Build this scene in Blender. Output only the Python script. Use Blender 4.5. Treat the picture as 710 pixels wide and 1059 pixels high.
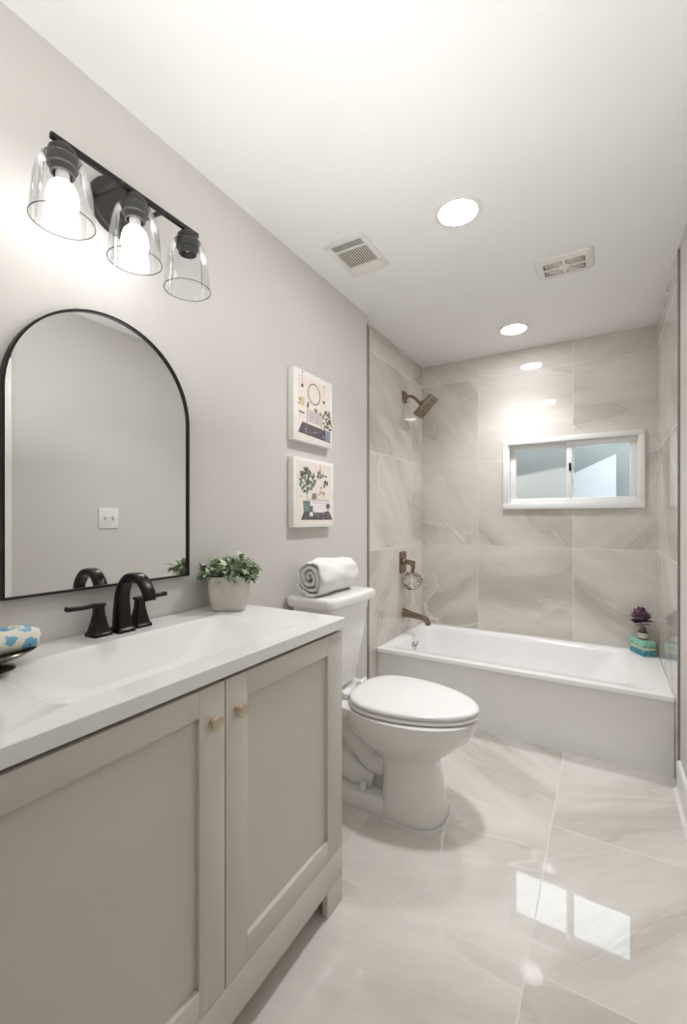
import bpy, bmesh, math, random
from mathutils import Vector, Matrix, noise
R = math.radians
random.seed(7)
scene = bpy.context.scene
for o in list(bpy.data.objects):
    bpy.data.objects.remove(o, do_unlink=True)

# ------------------------------------------------------------------ camera, world, exposure
cam_d = bpy.data.cameras.new('camera'); cam = bpy.data.objects.new('camera', cam_d)
scene.collection.objects.link(cam); scene.camera = cam
cam.location = (1.2042, 0.0, 1.1937); cam.rotation_euler = (R(90), 0, 0.53796)
cam_d.sensor_fit = 'AUTO'; cam_d.sensor_width = 36; cam_d.lens = 452.234/1059*36
cam_d.shift_y = 7.36/1059; cam_d.clip_start = 0.02
vs = scene.view_settings
scene.display_settings.display_device = 'sRGB'
vs.view_transform = 'Standard'; vs.look = 'None'; vs.gamma = 1; vs.use_curve_mapping = False
vs.exposure = 1.60
LAMP = 22.0      # ceiling diffusers
DOWN = 22.5      # their beam, W
BULB = 4.0      # vanity bulbs
world = bpy.data.worlds.new('sky'); scene.world = world; world.use_nodes = True
wn = world.node_tree; wn.nodes.clear()
wo = wn.nodes.new('ShaderNodeOutputWorld'); wb = wn.nodes.new('ShaderNodeBackground')
wb.inputs[0].default_value = (0.88, 0.945, 1.0, 1); wb.inputs[1].default_value = 2.5
wn.links.new(wb.outputs[0], wo.inputs[0])

# added unseen area light over the camera, facing up to brighten the ceiling
fl_d = bpy.data.lights.new('ceiling_fill', 'AREA'); fill = bpy.data.objects.new('ceiling_fill', fl_d); scene.collection.objects.link(fill)
fl_d.shape = 'RECTANGLE'; fl_d.size = 0.6; fl_d.size_y = 2.0; fl_d.energy = 4.1; fl_d.color = (1.0, 1.0, 1.0)
fill.location = (0.78, 0.30, 1.50); fill.rotation_euler = (R(180), 0, 0)

# ------------------------------------------------------------------ materials
def lin(c):
    return tuple(((v/255)/12.92 if v/255 <= 0.04045 else ((v/255+0.055)/1.055)**2.4) for v in c) + (1,)
class NT:
    def __init__(s, name):
        s.m = bpy.data.materials.new(name); s.m.use_nodes = True
        s.t = s.m.node_tree; s.t.nodes.clear()
        s.out = s.t.nodes.new('ShaderNodeOutputMaterial')
    def n(s, typ, props=None, **inp):
        nd = s.t.nodes.new(typ)
        for k, v in (props or {}).items(): setattr(nd, k, v)
        for k, v in inp.items():
            k2 = int(k[1:]) if k[0] == 'i' and k[1:].isdigit() else k.replace('_', ' ')
            if hasattr(v, 'default_value') or isinstance(v, bpy.types.NodeSocket): s.t.links.new(v, nd.inputs[k2])
            else: nd.inputs[k2].default_value = v
        return nd
    def math(s, op, a, b=0.0, c=0.0):
        return s.n('ShaderNodeMath', {'operation': op}, i0=a, i1=b, i2=c).outputs[0]
    def vmath(s, op, a, b=(0, 0, 0)):
        return s.n('ShaderNodeVectorMath', {'operation': op}, i0=a, i1=b).outputs[0]
    def ramp(s, fac, stops, interp='LINEAR'):
        nd = s.t.nodes.new('ShaderNodeValToRGB'); cr = nd.color_ramp; cr.interpolation = interp
        while len(cr.elements) < len(stops): cr.elements.new(0.5)
        for e, (p, c) in zip(cr.elements, stops): e.position = p; e.color = c
        s.t.links.new(fac, nd.inputs[0]); return nd.outputs[0]
    def mix(s, fac, a, b, blend='MIX'):
        nd = s.t.nodes.new('ShaderNodeMix'); nd.data_type = 'RGBA'; nd.blend_type = blend
        for i, v in ((0, fac), (6, a), (7, b)):
            if isinstance(v, bpy.types.NodeSocket): s.t.links.new(v, nd.inputs[i])
            else: nd.inputs[i].default_value = v
        return nd.outputs[2]
    def done(s, sh): s.t.links.new(sh, s.out.inputs[0]); return s.m

def basic(name, col, rough=0.5, metal=0.0, spec=0.5, var=0.04, scale=14, bump=0.0, bscale=120, coat=0.0, sss=0.0):
    """plain surface with a slight procedural tone variation of its own"""
    t = NT(name); c = lin(col)
    tc = t.n('ShaderNodeTexCoord').outputs['Object']
    nz = t.n('ShaderNodeTexNoise', Vector=tc, Scale=scale, Detail=3.0).outputs[0]
    dk = tuple(v*(1-var) for v in c[:3])+(1,); lt = tuple(min(1, v*(1+var)) for v in c[:3])+(1,)
    colr = t.ramp(nz, [(0.3, dk), (0.7, lt)])
    p = t.n('ShaderNodeBsdfPrincipled', Base_Color=colr, Roughness=rough, Metallic=metal)
    p.inputs['Specular IOR Level'].default_value = spec
    p.inputs['Coat Weight'].default_value = coat; p.inputs['Coat Roughness'].default_value = 0.05
    if bump:
        b = t.n('ShaderNodeTexNoise', Vector=tc, Scale=bscale, Detail=3.0).outputs[0]
        bp = t.n('ShaderNodeBump', Strength=bump, Distance=0.004, Height=b)
        t.t.links.new(bp.outputs[0], p.inputs['Normal'])
    return t.done(p.outputs[0])

def tile(name, ax, size, off, base, dark, light, grout, rough, seed, gw=0.0016, vein=1.0, sx=1.0, spec=0.5):
    """polished veined porcelain; ax = the two world axes of the wall, tiles of size, grid through off"""
    t = NT(name)
    pos = t.n('ShaderNodeNewGeometry').outputs['Position']
    sep = t.n('ShaderNodeSeparateXYZ', i0=pos)
    u = sep.outputs['XYZ'.index(ax[0])]; v = sep.outputs['XYZ'.index(ax[1])]
    us = t.math('DIVIDE', t.math('SUBTRACT', u, off[0]), size[0]); vs_ = t.math('DIVIDE', t.math('SUBTRACT', v, off[1]), size[1])
    iu = t.math('FLOOR', us); iv = t.math('FLOOR', vs_)
    fu = t.math('SUBTRACT', us, iu); fv = t.math('SUBTRACT', vs_, iv)
    du = t.math('MULTIPLY', t.math('MINIMUM', fu, t.math('SUBTRACT', 1.0, fu)), size[0])
    dv = t.math('MULTIPLY', t.math('MINIMUM', fv, t.math('SUBTRACT', 1.0, fv)), size[1])
    g = t.math('LESS_THAN', t.math('MINIMUM', du, dv), gw)
    idv = t.n('ShaderNodeCombineXYZ', X=iu, Y=iv, Z=float(seed)).outputs[0]
    rnd = t.n('ShaderNodeTexWhiteNoise', {'noise_dimensions': '3D'}, Vector=idv)
    uv = t.n('ShaderNodeCombineXYZ', X=u, Y=v, Z=0.0).outputs[0]
    # every tile turned its own way and cut from its own place in the slab
    ang = t.math('MULTIPLY', t.math('SUBTRACT', t.math('FRACT', t.math('MULTIPLY', rnd.outputs[0], 7.31)), 0.5), 1.9)
    rot = t.n('ShaderNodeVectorRotate', {'rotation_type': 'Z_AXIS'}, Vector=uv, Angle=ang).outputs[0]
    o = t.vmath('MULTIPLY', rnd.outputs[1], (23.0, 31.0, 17.0))
    w = t.vmath('ADD', rot, o)
    st = t.vmath('MULTIPLY', w, (1.0*sx, 3.2*sx, 1.0))
    nA = t.n('ShaderNodeTexNoise', Vector=st, Scale=1.0, Detail=4.0, Roughness=0.5, Distortion=0.35).outputs[0]
    st2 = t.vmath('ADD', t.vmath('MULTIPLY', w, (0.7*sx, 1.9*sx, 1.0)), (5.0, 9.0, 2.0))
    nB = t.n('ShaderNodeTexNoise', Vector=st2, Scale=1.0, Detail=4.0, Roughness=0.45, Distortion=0.25).outputs[0]
    gate = t.ramp(t.n('ShaderNodeTexNoise', Vector=t.vmath('ADD', w, (3.0, 1.0, 8.0)), Scale=1.6, Detail=1.0).outputs[0], [(0.42, (0, 0, 0, 1)), (0.60, (1, 1, 1, 1))])
    nC = t.n('ShaderNodeTexNoise', Vector=t.vmath('MULTIPLY', w, (6.0, 26.0, 1.0)), Scale=1.0, Detail=5.0, Roughness=0.6, Distortion=0.3).outputs[0]
    tone = t.ramp(nA, [(0.28, lin(dark)), (0.50, lin(base)), (0.72, lin(light))])
    fine = t.ramp(nC, [(0.35, (0.95, 0.945, 0.94, 1)), (0.65, (1.04, 1.04, 1.04, 1))])
    tone = t.mix(0.7, tone, fine, 'MULTIPLY')
    sg = t.math('SUBTRACT', nB, 0.5)
    dist = t.math('ABSOLUTE', sg)
    halo = t.math('MULTIPLY', t.ramp(sg, [(0.0, (0.45*vein,)*3+(1,)), (0.05, (0, 0, 0, 1))]), t.math('GREATER_THAN', sg, 0.0))
    tone = t.mix(t.math('MULTIPLY', halo, gate), tone, lin(dark))
    core = t.math('MULTIPLY', t.ramp(dist, [(0.0, (0.7*vein,)*3+(1,)), (0.007, (0, 0, 0, 1))]), gate)
    tone = t.mix(core, tone, lin((240, 236, 229)))
    dist2 = t.math('ABSOLUTE', t.math('SUBTRACT', nA, 0.40))
    core2 = t.ramp(dist2, [(0.0, (0.22*vein,)*3+(1,)), (0.016, (0, 0, 0, 1))])
    tone = t.mix(core2, tone, lin((140, 131, 120)))
    col = t.mix(g, tone, lin(grout))
    rg = t.math('ADD', t.math('MULTIPLY', g, 0.5), rough)
    p = t.n('ShaderNodeBsdfPrincipled', Base_Color=col, Roughness=rg)
    p.inputs['Specular IOR Level'].default_value = spec
    return t.done(p.outputs[0])

def glass(name, tint=(0.97, 0.98, 0.98), rough=0.0, refl=1.0, ior=1.45):
    t = NT(name)
    fr = t.n('ShaderNodeFresnel', IOR=ior).outputs[0]
    tr = t.n('ShaderNodeBsdfTransparent', Color=tint+(1,)).outputs[0]
    gl = t.n('ShaderNodeBsdfGlossy', Color=(1, 1, 1, 1), Roughness=rough).outputs[0]
    return t.done(t.n('ShaderNodeMixShader', i0=t.math('MULTIPLY', fr, refl), i1=tr, i2=gl).outputs[0])

def emit(name, col, strength):
    t = NT(name)
    return t.done(t.n('ShaderNodeEmission', Color=lin(col), Strength=strength).outputs[0])

M = {}
M['paint'] = basic('wall_paint', (214, 210, 205), 0.55, var=0.012, scale=3, bump=0.04, bscale=260, spec=0.3)
M['ceil'] = basic('ceiling_paint', (241, 240, 238), 0.8, var=0.01, scale=3, spec=0.2)
M['trimw'] = basic('white_trim_paint', (238, 236, 231), 0.3, var=0.01)
WT = dict(size=(0.626, 0.6205), base=(216, 210, 201), dark=(190, 183, 172), light=(229, 224, 216), grout=(228, 224, 217), rough=0.035)
M['tile_back'] = tile('tile_back', 'XZ', off=(0.396, 0.998), seed=3, **WT)
M['tile_left'] = tile('tile_left', 'YZ', off=(3.085, 0.998), seed=9, **{**WT, 'size': (0.70, 0.6205)})
M['tile_right'] = tile('tile_right', 'YZ', off=(2.41, 0.998), seed=14, **WT)
M['tile_floor'] = tile('tile_floor', 'XY', off=(1.0255, 1.247), size=(0.637, 0.634), base=(222, 217, 210), dark=(197, 191, 182),
                       light=(234, 230, 223), grout=(226, 222, 215), rough=0.022, seed=21, vein=0.8, gw=0.0019, spec=0.55)
M['edge'] = basic('satin_tile_trim', (148, 140, 130), 0.4, 0.3)
M['cab'] = basic('greige_lacquer', (216, 210, 200), 0.38, var=0.015, scale=5)
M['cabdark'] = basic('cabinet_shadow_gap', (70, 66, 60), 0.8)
M['marble'] = basic('cultured_marble', (243, 242, 239), 0.09, var=0.01, spec=0.5)
M['porc'] = basic('porcelain', (240, 238, 233), 0.06, var=0.008, coat=0.3)
M['acryl'] = basic('tub_acrylic', (246, 245, 243), 0.14, var=0.008)
M['seat'] = basic('toilet_seat_plastic', (236, 234, 231), 0.16, var=0.006)
M['bronze'] = basic('oil_rubbed_bronze', (44, 39, 36), 0.3, 0.75, var=0.15, scale=30)
M['black'] = basic('matte_black_metal', (34, 33, 33), 0.4, 0.5, var=0.1)
M['black2'] = basic('fixture_charcoal', (52, 50, 49), 0.45, 0.3, var=0.06)
M['nickel'] = basic('brushed_nickel', (142, 126, 110), 0.25, 0.95, var=0.08, scale=40)
M['champ'] = basic('champagne_knob', (206, 194, 170), 0.28, 0.85, var=0.05)
M['chrome'] = basic('chrome', (205, 205, 205), 0.12, 1.0)
M['white'] = basic('white_plastic', (236, 234, 229), 0.35, var=0.01)
M['ventw'] = basic('vent_enamel', (230, 227, 220), 0.45, var=0.01)
M['ventd'] = basic('duct_dark', (92, 84, 70), 0.8)
M['fand'] = basic('fan_recess', (168, 162, 152), 0.8)
M['canvas'] = basic('white_canvas', (243, 240, 235), 0.8, bump=0.15, bscale=900, var=0.01)
M['towel'] = basic('terry_cotton', (245, 243, 238), 0.95, bump=0.9, bscale=330, var=0.03, spec=0.1)
M['concrete'] = basic('cement_pot', (206, 200, 191), 0.85, bump=0.25, bscale=90, var=0.08, scale=25)
M['soil'] = basic('dark_soil', (60, 50, 40), 0.95, bump=0.8, bscale=200, var=0.3)
M['glass'] = glass('clear_shade_glass', (0.93, 0.935, 0.94), refl=0.55)
M['rim'] = glass('shade_rim_glass', tint=(0.5, 0.5, 0.5), rough=0.05, refl=1.0)
M['lens'] = emit('lamp_diffuser', (250, 251, 255), LAMP)
M['bulb'] = emit('lit_bulb', (255, 254, 252), BULB)
M['bulbneck'] = basic('bulb_neck', (238, 234, 228), 0.4)
M['mirror'] = basic('mirror_silver', (240, 241, 240), 0.0, 1.0, var=0.0)
M['vinyl'] = basic('window_vinyl', (240, 240, 238), 0.3, var=0.008)
M['pane'] = glass('window_glass', (0.86, 0.89, 0.90), rough=0.0, refl=1.0)
def frosted():
    t = NT('obscured_glass')
    tc = t.n('ShaderNodeTexCoord').outputs['Object']
    nz = t.n('ShaderNodeTexNoise', Vector=tc, Scale=90.0, Detail=2.0).outputs[0]
    bp = t.n('ShaderNodeBump', Strength=0.25, Distance=0.003, Height=nz)
    rf = t.n('ShaderNodeBsdfRefraction', Color=(0.85, 0.87, 0.87, 1), Roughness=0.32, IOR=1.12)
    t.t.links.new(bp.outputs[0], rf.inputs['Normal'])
    gl = t.n('ShaderNodeBsdfGlossy', Roughness=0.05).outputs[0]
    fr = t.n('ShaderNodeFresnel', IOR=1.45).outputs[0]
    return t.done(t.n('ShaderNodeMixShader', i0=fr, i1=rf.outputs[0], i2=gl).outputs[0])
M['frost'] = frosted()

# ------------------------------------------------------------------ mesh helpers
ORG = {}
def S(seq): return [Vector(p) for p in seq]
def box(bm, a, b, bev=0.0, mi=0, seg=2, mat=None):
    xs, ys, zs = zip(a, b)
    vs_ = [bm.verts.new((x, y, z)) for x in (min(xs), max(xs)) for y in (min(ys), max(ys)) for z in (min(zs), max(zs))]
    F = [(0, 1, 3, 2), (4, 6, 7, 5), (0, 4, 5, 1), (2, 3, 7, 6), (0, 2, 6, 4), (1, 5, 7, 3)]
    fs = [bm.faces.new([vs_[i] for i in f]) for f in F]
    geom = vs_
    if bev > 0:
        es = list({e for f in fs for e in f.edges})
        r = bmesh.ops.bevel(bm, geom=es, offset=bev, segments=seg, affect='EDGES', profile=0.5)
        fs = list({f for f in r['faces']} | {f for f in fs if f.is_valid})
        geom = list({v for f in fs for v in f.verts})
    for f in fs: f.material_index = mi
    if mat is not None: bmesh.ops.transform(bm, matrix=mat, verts=geom)
    return fs
def loft(bm, rings, cap0=True, cap1=True, mi=0, closed=True):
    V = [[bm.verts.new(p) for p in r] for r in rings]; n = len(V[0]); out = []
    for a, b in zip(V, V[1:]):
        for i in range(n if closed else n-1):
            j = (i+1) % n
            try: f = bm.faces.new((a[i], a[j], b[j], b[i])); f.material_index = mi; out.append(f)
            except ValueError: pass
    for flag, r in ((cap0, V[0][::-1]), (cap1, V[-1])):
        if flag and closed:
            f = bm.faces.new(r); f.material_index = mi; out.append(f)
    return out
def lathe(bm, prof, c=(0, 0, 0), rot=None, seg=32, mi=0, cap0=True, cap1=True):
    m = (rot or Matrix()).to_4x4(); c = Vector(c); rings = []
    for r, z in prof:
        r = max(r, 1e-5)
        rings.append([c + m @ Vector((r*math.cos(2*math.pi*k/seg), r*math.sin(2*math.pi*k/seg), z)) for k in range(seg)])
    return loft(bm, rings, cap0, cap1, mi)
def axis_rot(d):
    return Vector((0, 0, 1)).rotation_difference(Vector(d).normalized()).to_matrix()
def cyl(bm, p, q, r0, r1=None, seg=20, mi=0, bev=0.0):
    p, q = Vector(p), Vector(q); L = (q-p).length; r1 = r0 if r1 is None else r1
    pr = [(r0-bev, 0), (r0, bev), (r1, L-bev), (r1-bev, L)] if bev else [(r0, 0), (r1, L)]
    return lathe(bm, pr, p, axis_rot(q-p), seg, mi)
def smooth_path(pts, n=8):
    pts = S(pts); P = [2*pts[0]-pts[1]]+pts+[2*pts[-1]-pts[-2]]; out = []
    for i in range(1, len(P)-2):
        for k in range(n):
            t = k/n; a, b, c, d = P[i-1:i+3]
            out.append(0.5*((2*b)+(c-a)*t+(2*a-5*b+4*c-d)*t*t+(3*b-a-3*c+d)*t**3))
    out.append(pts[-1]); return out
def tube(bm, pts, rad, seg=14, mi=0, sec=None, up=(0, 1, 0), n=8, smooth=True):
    """sweep; rad = radii (or (w,h) pairs with sec='rect'/'ell') at the control points"""
    P = smooth_path(pts, n) if smooth else S(pts); m = len(pts)-1; up = Vector(up)
    rs = []
    for i in range(len(P)):
        t = i/(len(P)-1)*m; k = min(int(t), m-1); f = t-k; a, b = rad[k], rad[k+1]
        rs.append(tuple(x+(y-x)*f for x, y in zip(a, b)) if isinstance(a, tuple) else (a+(b-a)*f,)*2)
    rings = []
    for i, p in enumerate(P):
        d = (P[min(i+1, len(P)-1)]-P[max(i-1, 0)]).normalized()
        s = up - d*up.dot(d)
        s = s.normalized() if s.length > 1e-4 else d.orthogonal().normalized()
        w = d.cross(s); a, b = rs[i]; ring = []
        for k in range(seg):
            an = 2*math.pi*k/seg; cx, cy = math.cos(an), math.sin(an)
            if sec == 'rect':
                e = 0.45; cx = math.copysign(abs(cx)**e, cx); cy = math.copysign(abs(cy)**e, cy)
            ring.append(p + s*a*cx + w*b*cy)
        rings.append(ring)
    return loft(bm, rings, True, True, mi)
def rr(x0, x1, y0, y1, r, z, n=6):
    out = []
    for cx, cy, a0 in ((x1-r, y1-r, 0), (x0+r, y1-r, 90), (x0+r, y0+r, 180), (x1-r, y0+r, 270)):
        for k in range(n+1):
            a = R(a0+90*k/n); out.append(Vector((cx+r*math.cos(a), cy+r*math.sin(a), z)))
    return out
def egg(x0, x1, yc, hw, z, n=48, sq=2.0, back=2.0, split=0.45):
    """toilet outline: rounder front (x1), squarer back (x0)"""
    xm = x0+(x1-x0)*split; out = []
    for k in range(n):
        a = 2*math.pi*k/n; c, s = math.cos(a), math.sin(a)
        e = sq if c > 0 else back
        X = (x1-xm if c > 0 else xm-x0)*math.copysign(abs(c)**(2/e), c); Y = hw*math.copysign(abs(s)**(2/e), s)
        out.append(Vector((xm+X, yc+Y, z)))
    return out
def prism(bm, pts, d, mi=0, bev=0.0):
    """extrude a closed outline by vector d"""
    return loft(bm, [S(pts), [Vector(p)+Vector(d) for p in pts]], True, True, mi)

def link(o): scene.collection.objects.link(o)
def obj(name, bm, mats, parent=None, angle=35, smooth=True, sub=0):
    bmesh.ops.recalc_face_normals(bm, faces=bm.faces)
    if smooth:
        for f in bm.faces: f.smooth = True
        for e in bm.edges:
            if len(e.link_faces) == 2 and e.calc_face_angle(0) > R(angle): e.smooth = False
    me = bpy.data.meshes.new(name); o = bpy.data.objects.new(name, me)
    if parent is not None:
        org = ORG[parent.name]
        o.parent = parent; ORG[o.name] = org
        bmesh.ops.translate(bm, verts=bm.verts, vec=-org)
    bm.to_mesh(me); bm.free()
    for m in (mats if isinstance(mats, (list, tuple)) else [mats]): me.materials.append(m)
    if sub:
        md = o.modifiers.new('subdivision', 'SUBSURF'); md.levels = sub; md.render_levels = sub
    link(o)
    return o
def thing(name, label, cat, loc, group=None):
    o = bpy.data.objects.new(name, None); link(o); o.location = loc; o.empty_display_size = 0.05
    o['label'] = label; o['category'] = cat
    if group: o['group'] = group
    ORG[o.name] = Vector(loc); return o
def solo(name, bm, mats, label, cat, loc, group=None, **kw):
    """a thing that is one mesh, its origin at its base"""
    bmesh.ops.translate(bm, verts=bm.verts, vec=-Vector(loc))
    o = obj(name, bm, mats, None, **kw); o.location = loc; ORG[o.name] = Vector(loc)
    o['label'] = label; o['category'] = cat
    if group: o['group'] = group
    return o
def struct(name, bm, mats, label=None, cat=None, **kw):
    o = obj(name, bm, mats, None, **kw); o['kind'] = 'structure'; ORG[o.name] = Vector((0, 0, 0))
    if label: o['label'] = label
    if cat: o['category'] = cat
    return o
B = bmesh.new

# ------------------------------------------------------------------ room
H, XR, D, RX = 2.3974, 1.482, 3.3114, -0.042
YF = -0.75
HV, HT = 0.8851, 0.3756
bm = B(); box(bm, (-0.2, YF-0.1, -0.08), (XR+0.15, D+0.14, 0)); struct('floor', bm, M['tile_floor'], 'floor of large polished beige veined tiles', 'floor')
bm = B(); box(bm, (-0.2, YF-0.1, H), (XR+0.15, D+0.14, H+0.1)); struct('ceiling', bm, M['ceil'], 'flat white ceiling', 'ceiling')
bm = B(); box(bm, (-0.2, YF-0.1, 0), (0, 2.285, H)); struct('wall_left', bm, M['paint'], 'pale grey painted wall behind vanity and toilet', 'wall')
bm = B(); box(bm, (-0.2, 2.285, 0), (RX-0.006, 2.36, H)); box(bm, (-0.2, 2.36, 0), (RX, D+0.14, H), mi=1)
struct('wall_alcove_left', bm, [M['paint'], M['tile_left']], 'tiled alcove wall carrying the shower fittings', 'wall')
bm = B(); box(bm, (XR+0.006, YF-0.1, 0), (XR+0.15, 0.16, H)); box(bm, (XR+0.006, 1.0, 0), (XR+0.15, 2.40, H)); box(bm, (XR+0.006, 0.16, 2.03), (XR+0.15, 1.0, H))
struct('wall_right', bm, M['paint'], 'pale grey painted wall on the right with light switch', 'wall')
bm = B(); box(bm, (XR, 2.40, 0), (XR+0.15, D+0.14, H)); struct('wall_alcove_right', bm, M['tile_right'], 'tiled alcove wall at the right end of the tub', 'wall')
WX0, WX1, WZ0, WZ1 = 0.605, 1.392, 1.292, 1.735    # opening in the back wall
bm = B()
box(bm, (RX, D, 0), (WX0, D+0.14, H)); box(bm, (WX1, D, 0), (XR, D+0.14, H))
box(bm, (WX0, D, 0), (WX1, D+0.14, WZ0)); box(bm, (WX0, D, WZ1), (WX1, D+0.14, H))
struct('wall_back', bm, M['tile_back'], 'tiled wall behind the tub with small window', 'wall')
bm = B(); box(bm, (0, YF-0.1, 0), (XR+0.006, YF, H)); struct('wall_front', bm, M['paint'], 'painted wall behind the viewer', 'wall')
bm = B(); box(bm, (RX-0.002, 2.345, HT*0), (RX+0.005, 2.392, H-0.02), 0.001); struct('trim_1', bm, M['edge'], 'slim metal tile edge trim on the left', 'trim')
bm = B(); box(bm, (XR-0.003, 2.394, 0.0), (XR+0.008, 2.408, H-0.02), 0.001); struct('trim_2', bm, M['edge'], 'slim metal tile edge trim on the right', 'trim')
bm = B()
pr = [(0, 0), (0.026, 0), (0.026, 0.012), (0.016, 0.02), (0.013, 0.024), (0.013, 0.125), (0.009, 0.138), (0, 0.142)]
prism(bm, [(XR+0.006-a, 1.075, z) for a, z in pr], (0, 1.315, 0)); struct('baseboard_right', bm, M['trimw'], 'white baseboard along the right wall', 'baseboard', smooth=False)
# closed door and casing in the right wall, seen only as a sliver in the mirror
bm = B()
for a, b in (((0.09, 0), (0.16, 2.1)), ((1.0, 0), (1.07, 2.1)), ((0.09, 2.03), (1.07, 2.1))):
    box(bm, (XR-0.012, a[0], a[1]), (XR+0.006, b[0], b[1]), 0.004)
for a, b in (((0.16, 0), (0.175, 2.03)), ((0.985, 0), (1.0, 2.03)), ((0.16, 2.015), (1.0, 2.03))):
    box(bm, (XR+0.006, a[0], a[1]), (XR+0.11, b[0], b[1]))
dr = struct('door_1', bm, M['trimw'], 'white door casing reflected at the mirror edge', 'door')
bm = B(); box(bm, (XR+0.012, 0.177, 0.008), (XR+0.047, 0.983, 2.013), 0.002)
for z0, z1 in ((0.2, 0.95), (1.1, 1.85)): box(bm, (XR+0.008, 0.3, z0), (XR+0.02, 0.86, z1), 0.008)
obj('door_slab', bm, M['trimw'], dr)
bm = B(); lathe(bm, [(0.028, 0), (0.028, 0.006), (0.011, 0.012), (0.011, 0.03), (0.024, 0.038), (0.027, 0.05), (0.02, 0.06)], (XR+0.012, 0.935, 0.96), axis_rot((-1, 0, 0)))
obj('door_knob', bm, M['black'], dr)

# window
bm = B()
ox0, ox1, oz0, oz1 = 0.575, 1.4215, 1.264, 1.757
box(bm, (ox0, D-0.018, oz0), (ox1, D+0.004, oz0+0.04), 0.003)           # sill strip
box(bm, (ox0, D-0.014, oz1-0.034), (ox1, D+0.004, oz1), 0.003)
box(bm, (ox0, D-0.014, oz0+0.04), (ox0+0.034, D+0.004, oz1-0.034), 0.003)
box(bm, (ox1-0.034, D-0.014, oz0+0.04), (ox1, D+0.004, oz1-0.034), 0.003)
T = 0.012                                                               # white jamb lining
box(bm, (WX0, D+0.004, WZ0), (WX1, D+0.14, WZ0+T)); box(bm, (WX0, D+0.004, WZ1-T), (WX1, D+0.14, WZ1))
box(bm, (WX0, D+0.004, WZ0+T), (WX0+T, D+0.14, WZ1-T)); box(bm, (WX1-T, D+0.004, WZ0+T), (WX1, D+0.14, WZ1-T))
win = struct('window_1', bm, M['vinyl'], 'small white sliding window high above the tub', 'window')
def sash(x0, x1, y, name, pane):
    bm = B(); z0, z1, f = WZ0+T, WZ1-T, 0.036
    box(bm, (x0, y, z0), (x1, y+0.03, z0+f), 0.003); box(bm, (x0, y, z1-f), (x1, y+0.03, z1), 0.003)
    box(bm, (x0, y, z0+f), (x0+f, y+0.03, z1-f), 0.003); box(bm, (x1-f, y, z0+f), (x1, y+0.03, z1-f), 0.003)
    s = obj(name, bm, M['vinyl'], win)
    bm = B(); box(bm, (x0+f-0.004, y+0.012, z0+f-0.004), (x1-f+0.004, y+0.017, z1-f+0.004)); p = obj('pane', bm, pane, s, smooth=False)
    return s
sl = sash(WX0+T, 1.024, D+0.05, 'sash', M['frost']); sr = sash(0.982, WX1-T, D+0.018, 'sash', M['pane'])
bm = B(); box(bm, (0.996, D+0.009, 1.52), (1.010, D+0.02, 1.575), 0.002); obj('latch', bm, M['bronze'], sr)
# outside: retaining wall of the window well and a pale slab for its sunlit patch
og = basic('weathered_block', (104, 106, 104), 0.9, var=0.12, scale=4)
osn = basic('sunlit_wedge_tone', (158, 160, 162), 0.7, var=0.05, scale=3)  # sunlight on the well, put into a pale colour and a wedge shape
bm = B(); box(bm, (-1.5, 4.6, -0.2), (4.0, 4.8, 2.12)); struct('wall_outside', bm, og, 'grey block wall outside the window', 'wall')
bm = B(); box(bm, (-1.5, D+0.16, -0.3), (4.0, 4.6, -0.2)); struct('ground_outside', bm, og, 'ground outside the window', 'ground')
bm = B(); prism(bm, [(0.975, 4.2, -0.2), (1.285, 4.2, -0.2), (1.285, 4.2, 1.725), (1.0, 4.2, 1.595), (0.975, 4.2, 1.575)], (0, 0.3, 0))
struct('wall_outside_sunlit_wedge', bm, osn, 'pale wedge standing in for the sunlit patch behind the right window pane', 'wall', smooth=False)
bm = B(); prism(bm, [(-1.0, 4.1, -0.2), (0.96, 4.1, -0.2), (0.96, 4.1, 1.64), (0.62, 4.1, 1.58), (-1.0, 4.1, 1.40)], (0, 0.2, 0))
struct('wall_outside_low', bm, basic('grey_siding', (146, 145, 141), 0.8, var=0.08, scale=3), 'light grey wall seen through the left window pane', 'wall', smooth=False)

# ------------------------------------------------------------------ bathtub
tub = thing('bathtub', 'white alcove bathtub with flat apron under the window', 'bathtub', (0.72, 2.9, 0))
bm = B(); x0, x1, y0, y1 = RX+0.0005, XR-0.0005, 2.4986, D-0.0005
N = 8
loft(bm, [rr(x0, x1, y0+0.012, y1, 0.004, 0, N), rr(x0, x1, y0+0.012, y1, 0.004, HT-0.034, N), rr(x0, x1, y0+0.008, y1, 0.005, HT-0.028, N),
          rr(x0, x1, y0, y1, 0.006, HT-0.024, N), rr(x0, x1, y0, y1, 0.006, HT-0.006, N), rr(x0+.002, x1-.002, y0+.003, y1-.002, 0.006, HT-0.001, N),
          rr(x0+.006, x1-.006, y0+.010, y1-.006, 0.008, HT, N), rr(0.028, 1.325, 2.575, 3.236, 0.07, HT, N),
          rr(0.036, 1.312, 2.585, 3.228, 0.07, HT-0.006, N), rr(0.042, 1.290, 2.594, 3.222, 0.075, HT-0.03, N), rr(0.075, 1.17, 2.63, 3.19, 0.10, 0.16, N),
          rr(0.10, 1.08, 2.66, 3.165, 0.11, 0.085, N), rr(0.15, 1.0, 2.71, 3.12, 0.1, 0.062, N)], True, True)
obj('tub_shell', bm, M['acryl'], tub, angle=40)
bm = B(); lathe(bm, [(0.036, 0), (0.036, 0.004), (0.03, 0.009), (0.012, 0.011)], (0.048, 2.90, 0.295), axis_rot((1, 0, 0.12)))
ov = obj('overflow_plate', bm, M['chrome'], tub)
bm = B(); tube(bm, [(0.056, 2.9, 0.30), (0.075, 2.9, 0.312), (0.082, 2.9, 0.335)], [0.006, 0.005, 0.007], 10); obj('trip_lever', bm, M['chrome'], ov)
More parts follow.
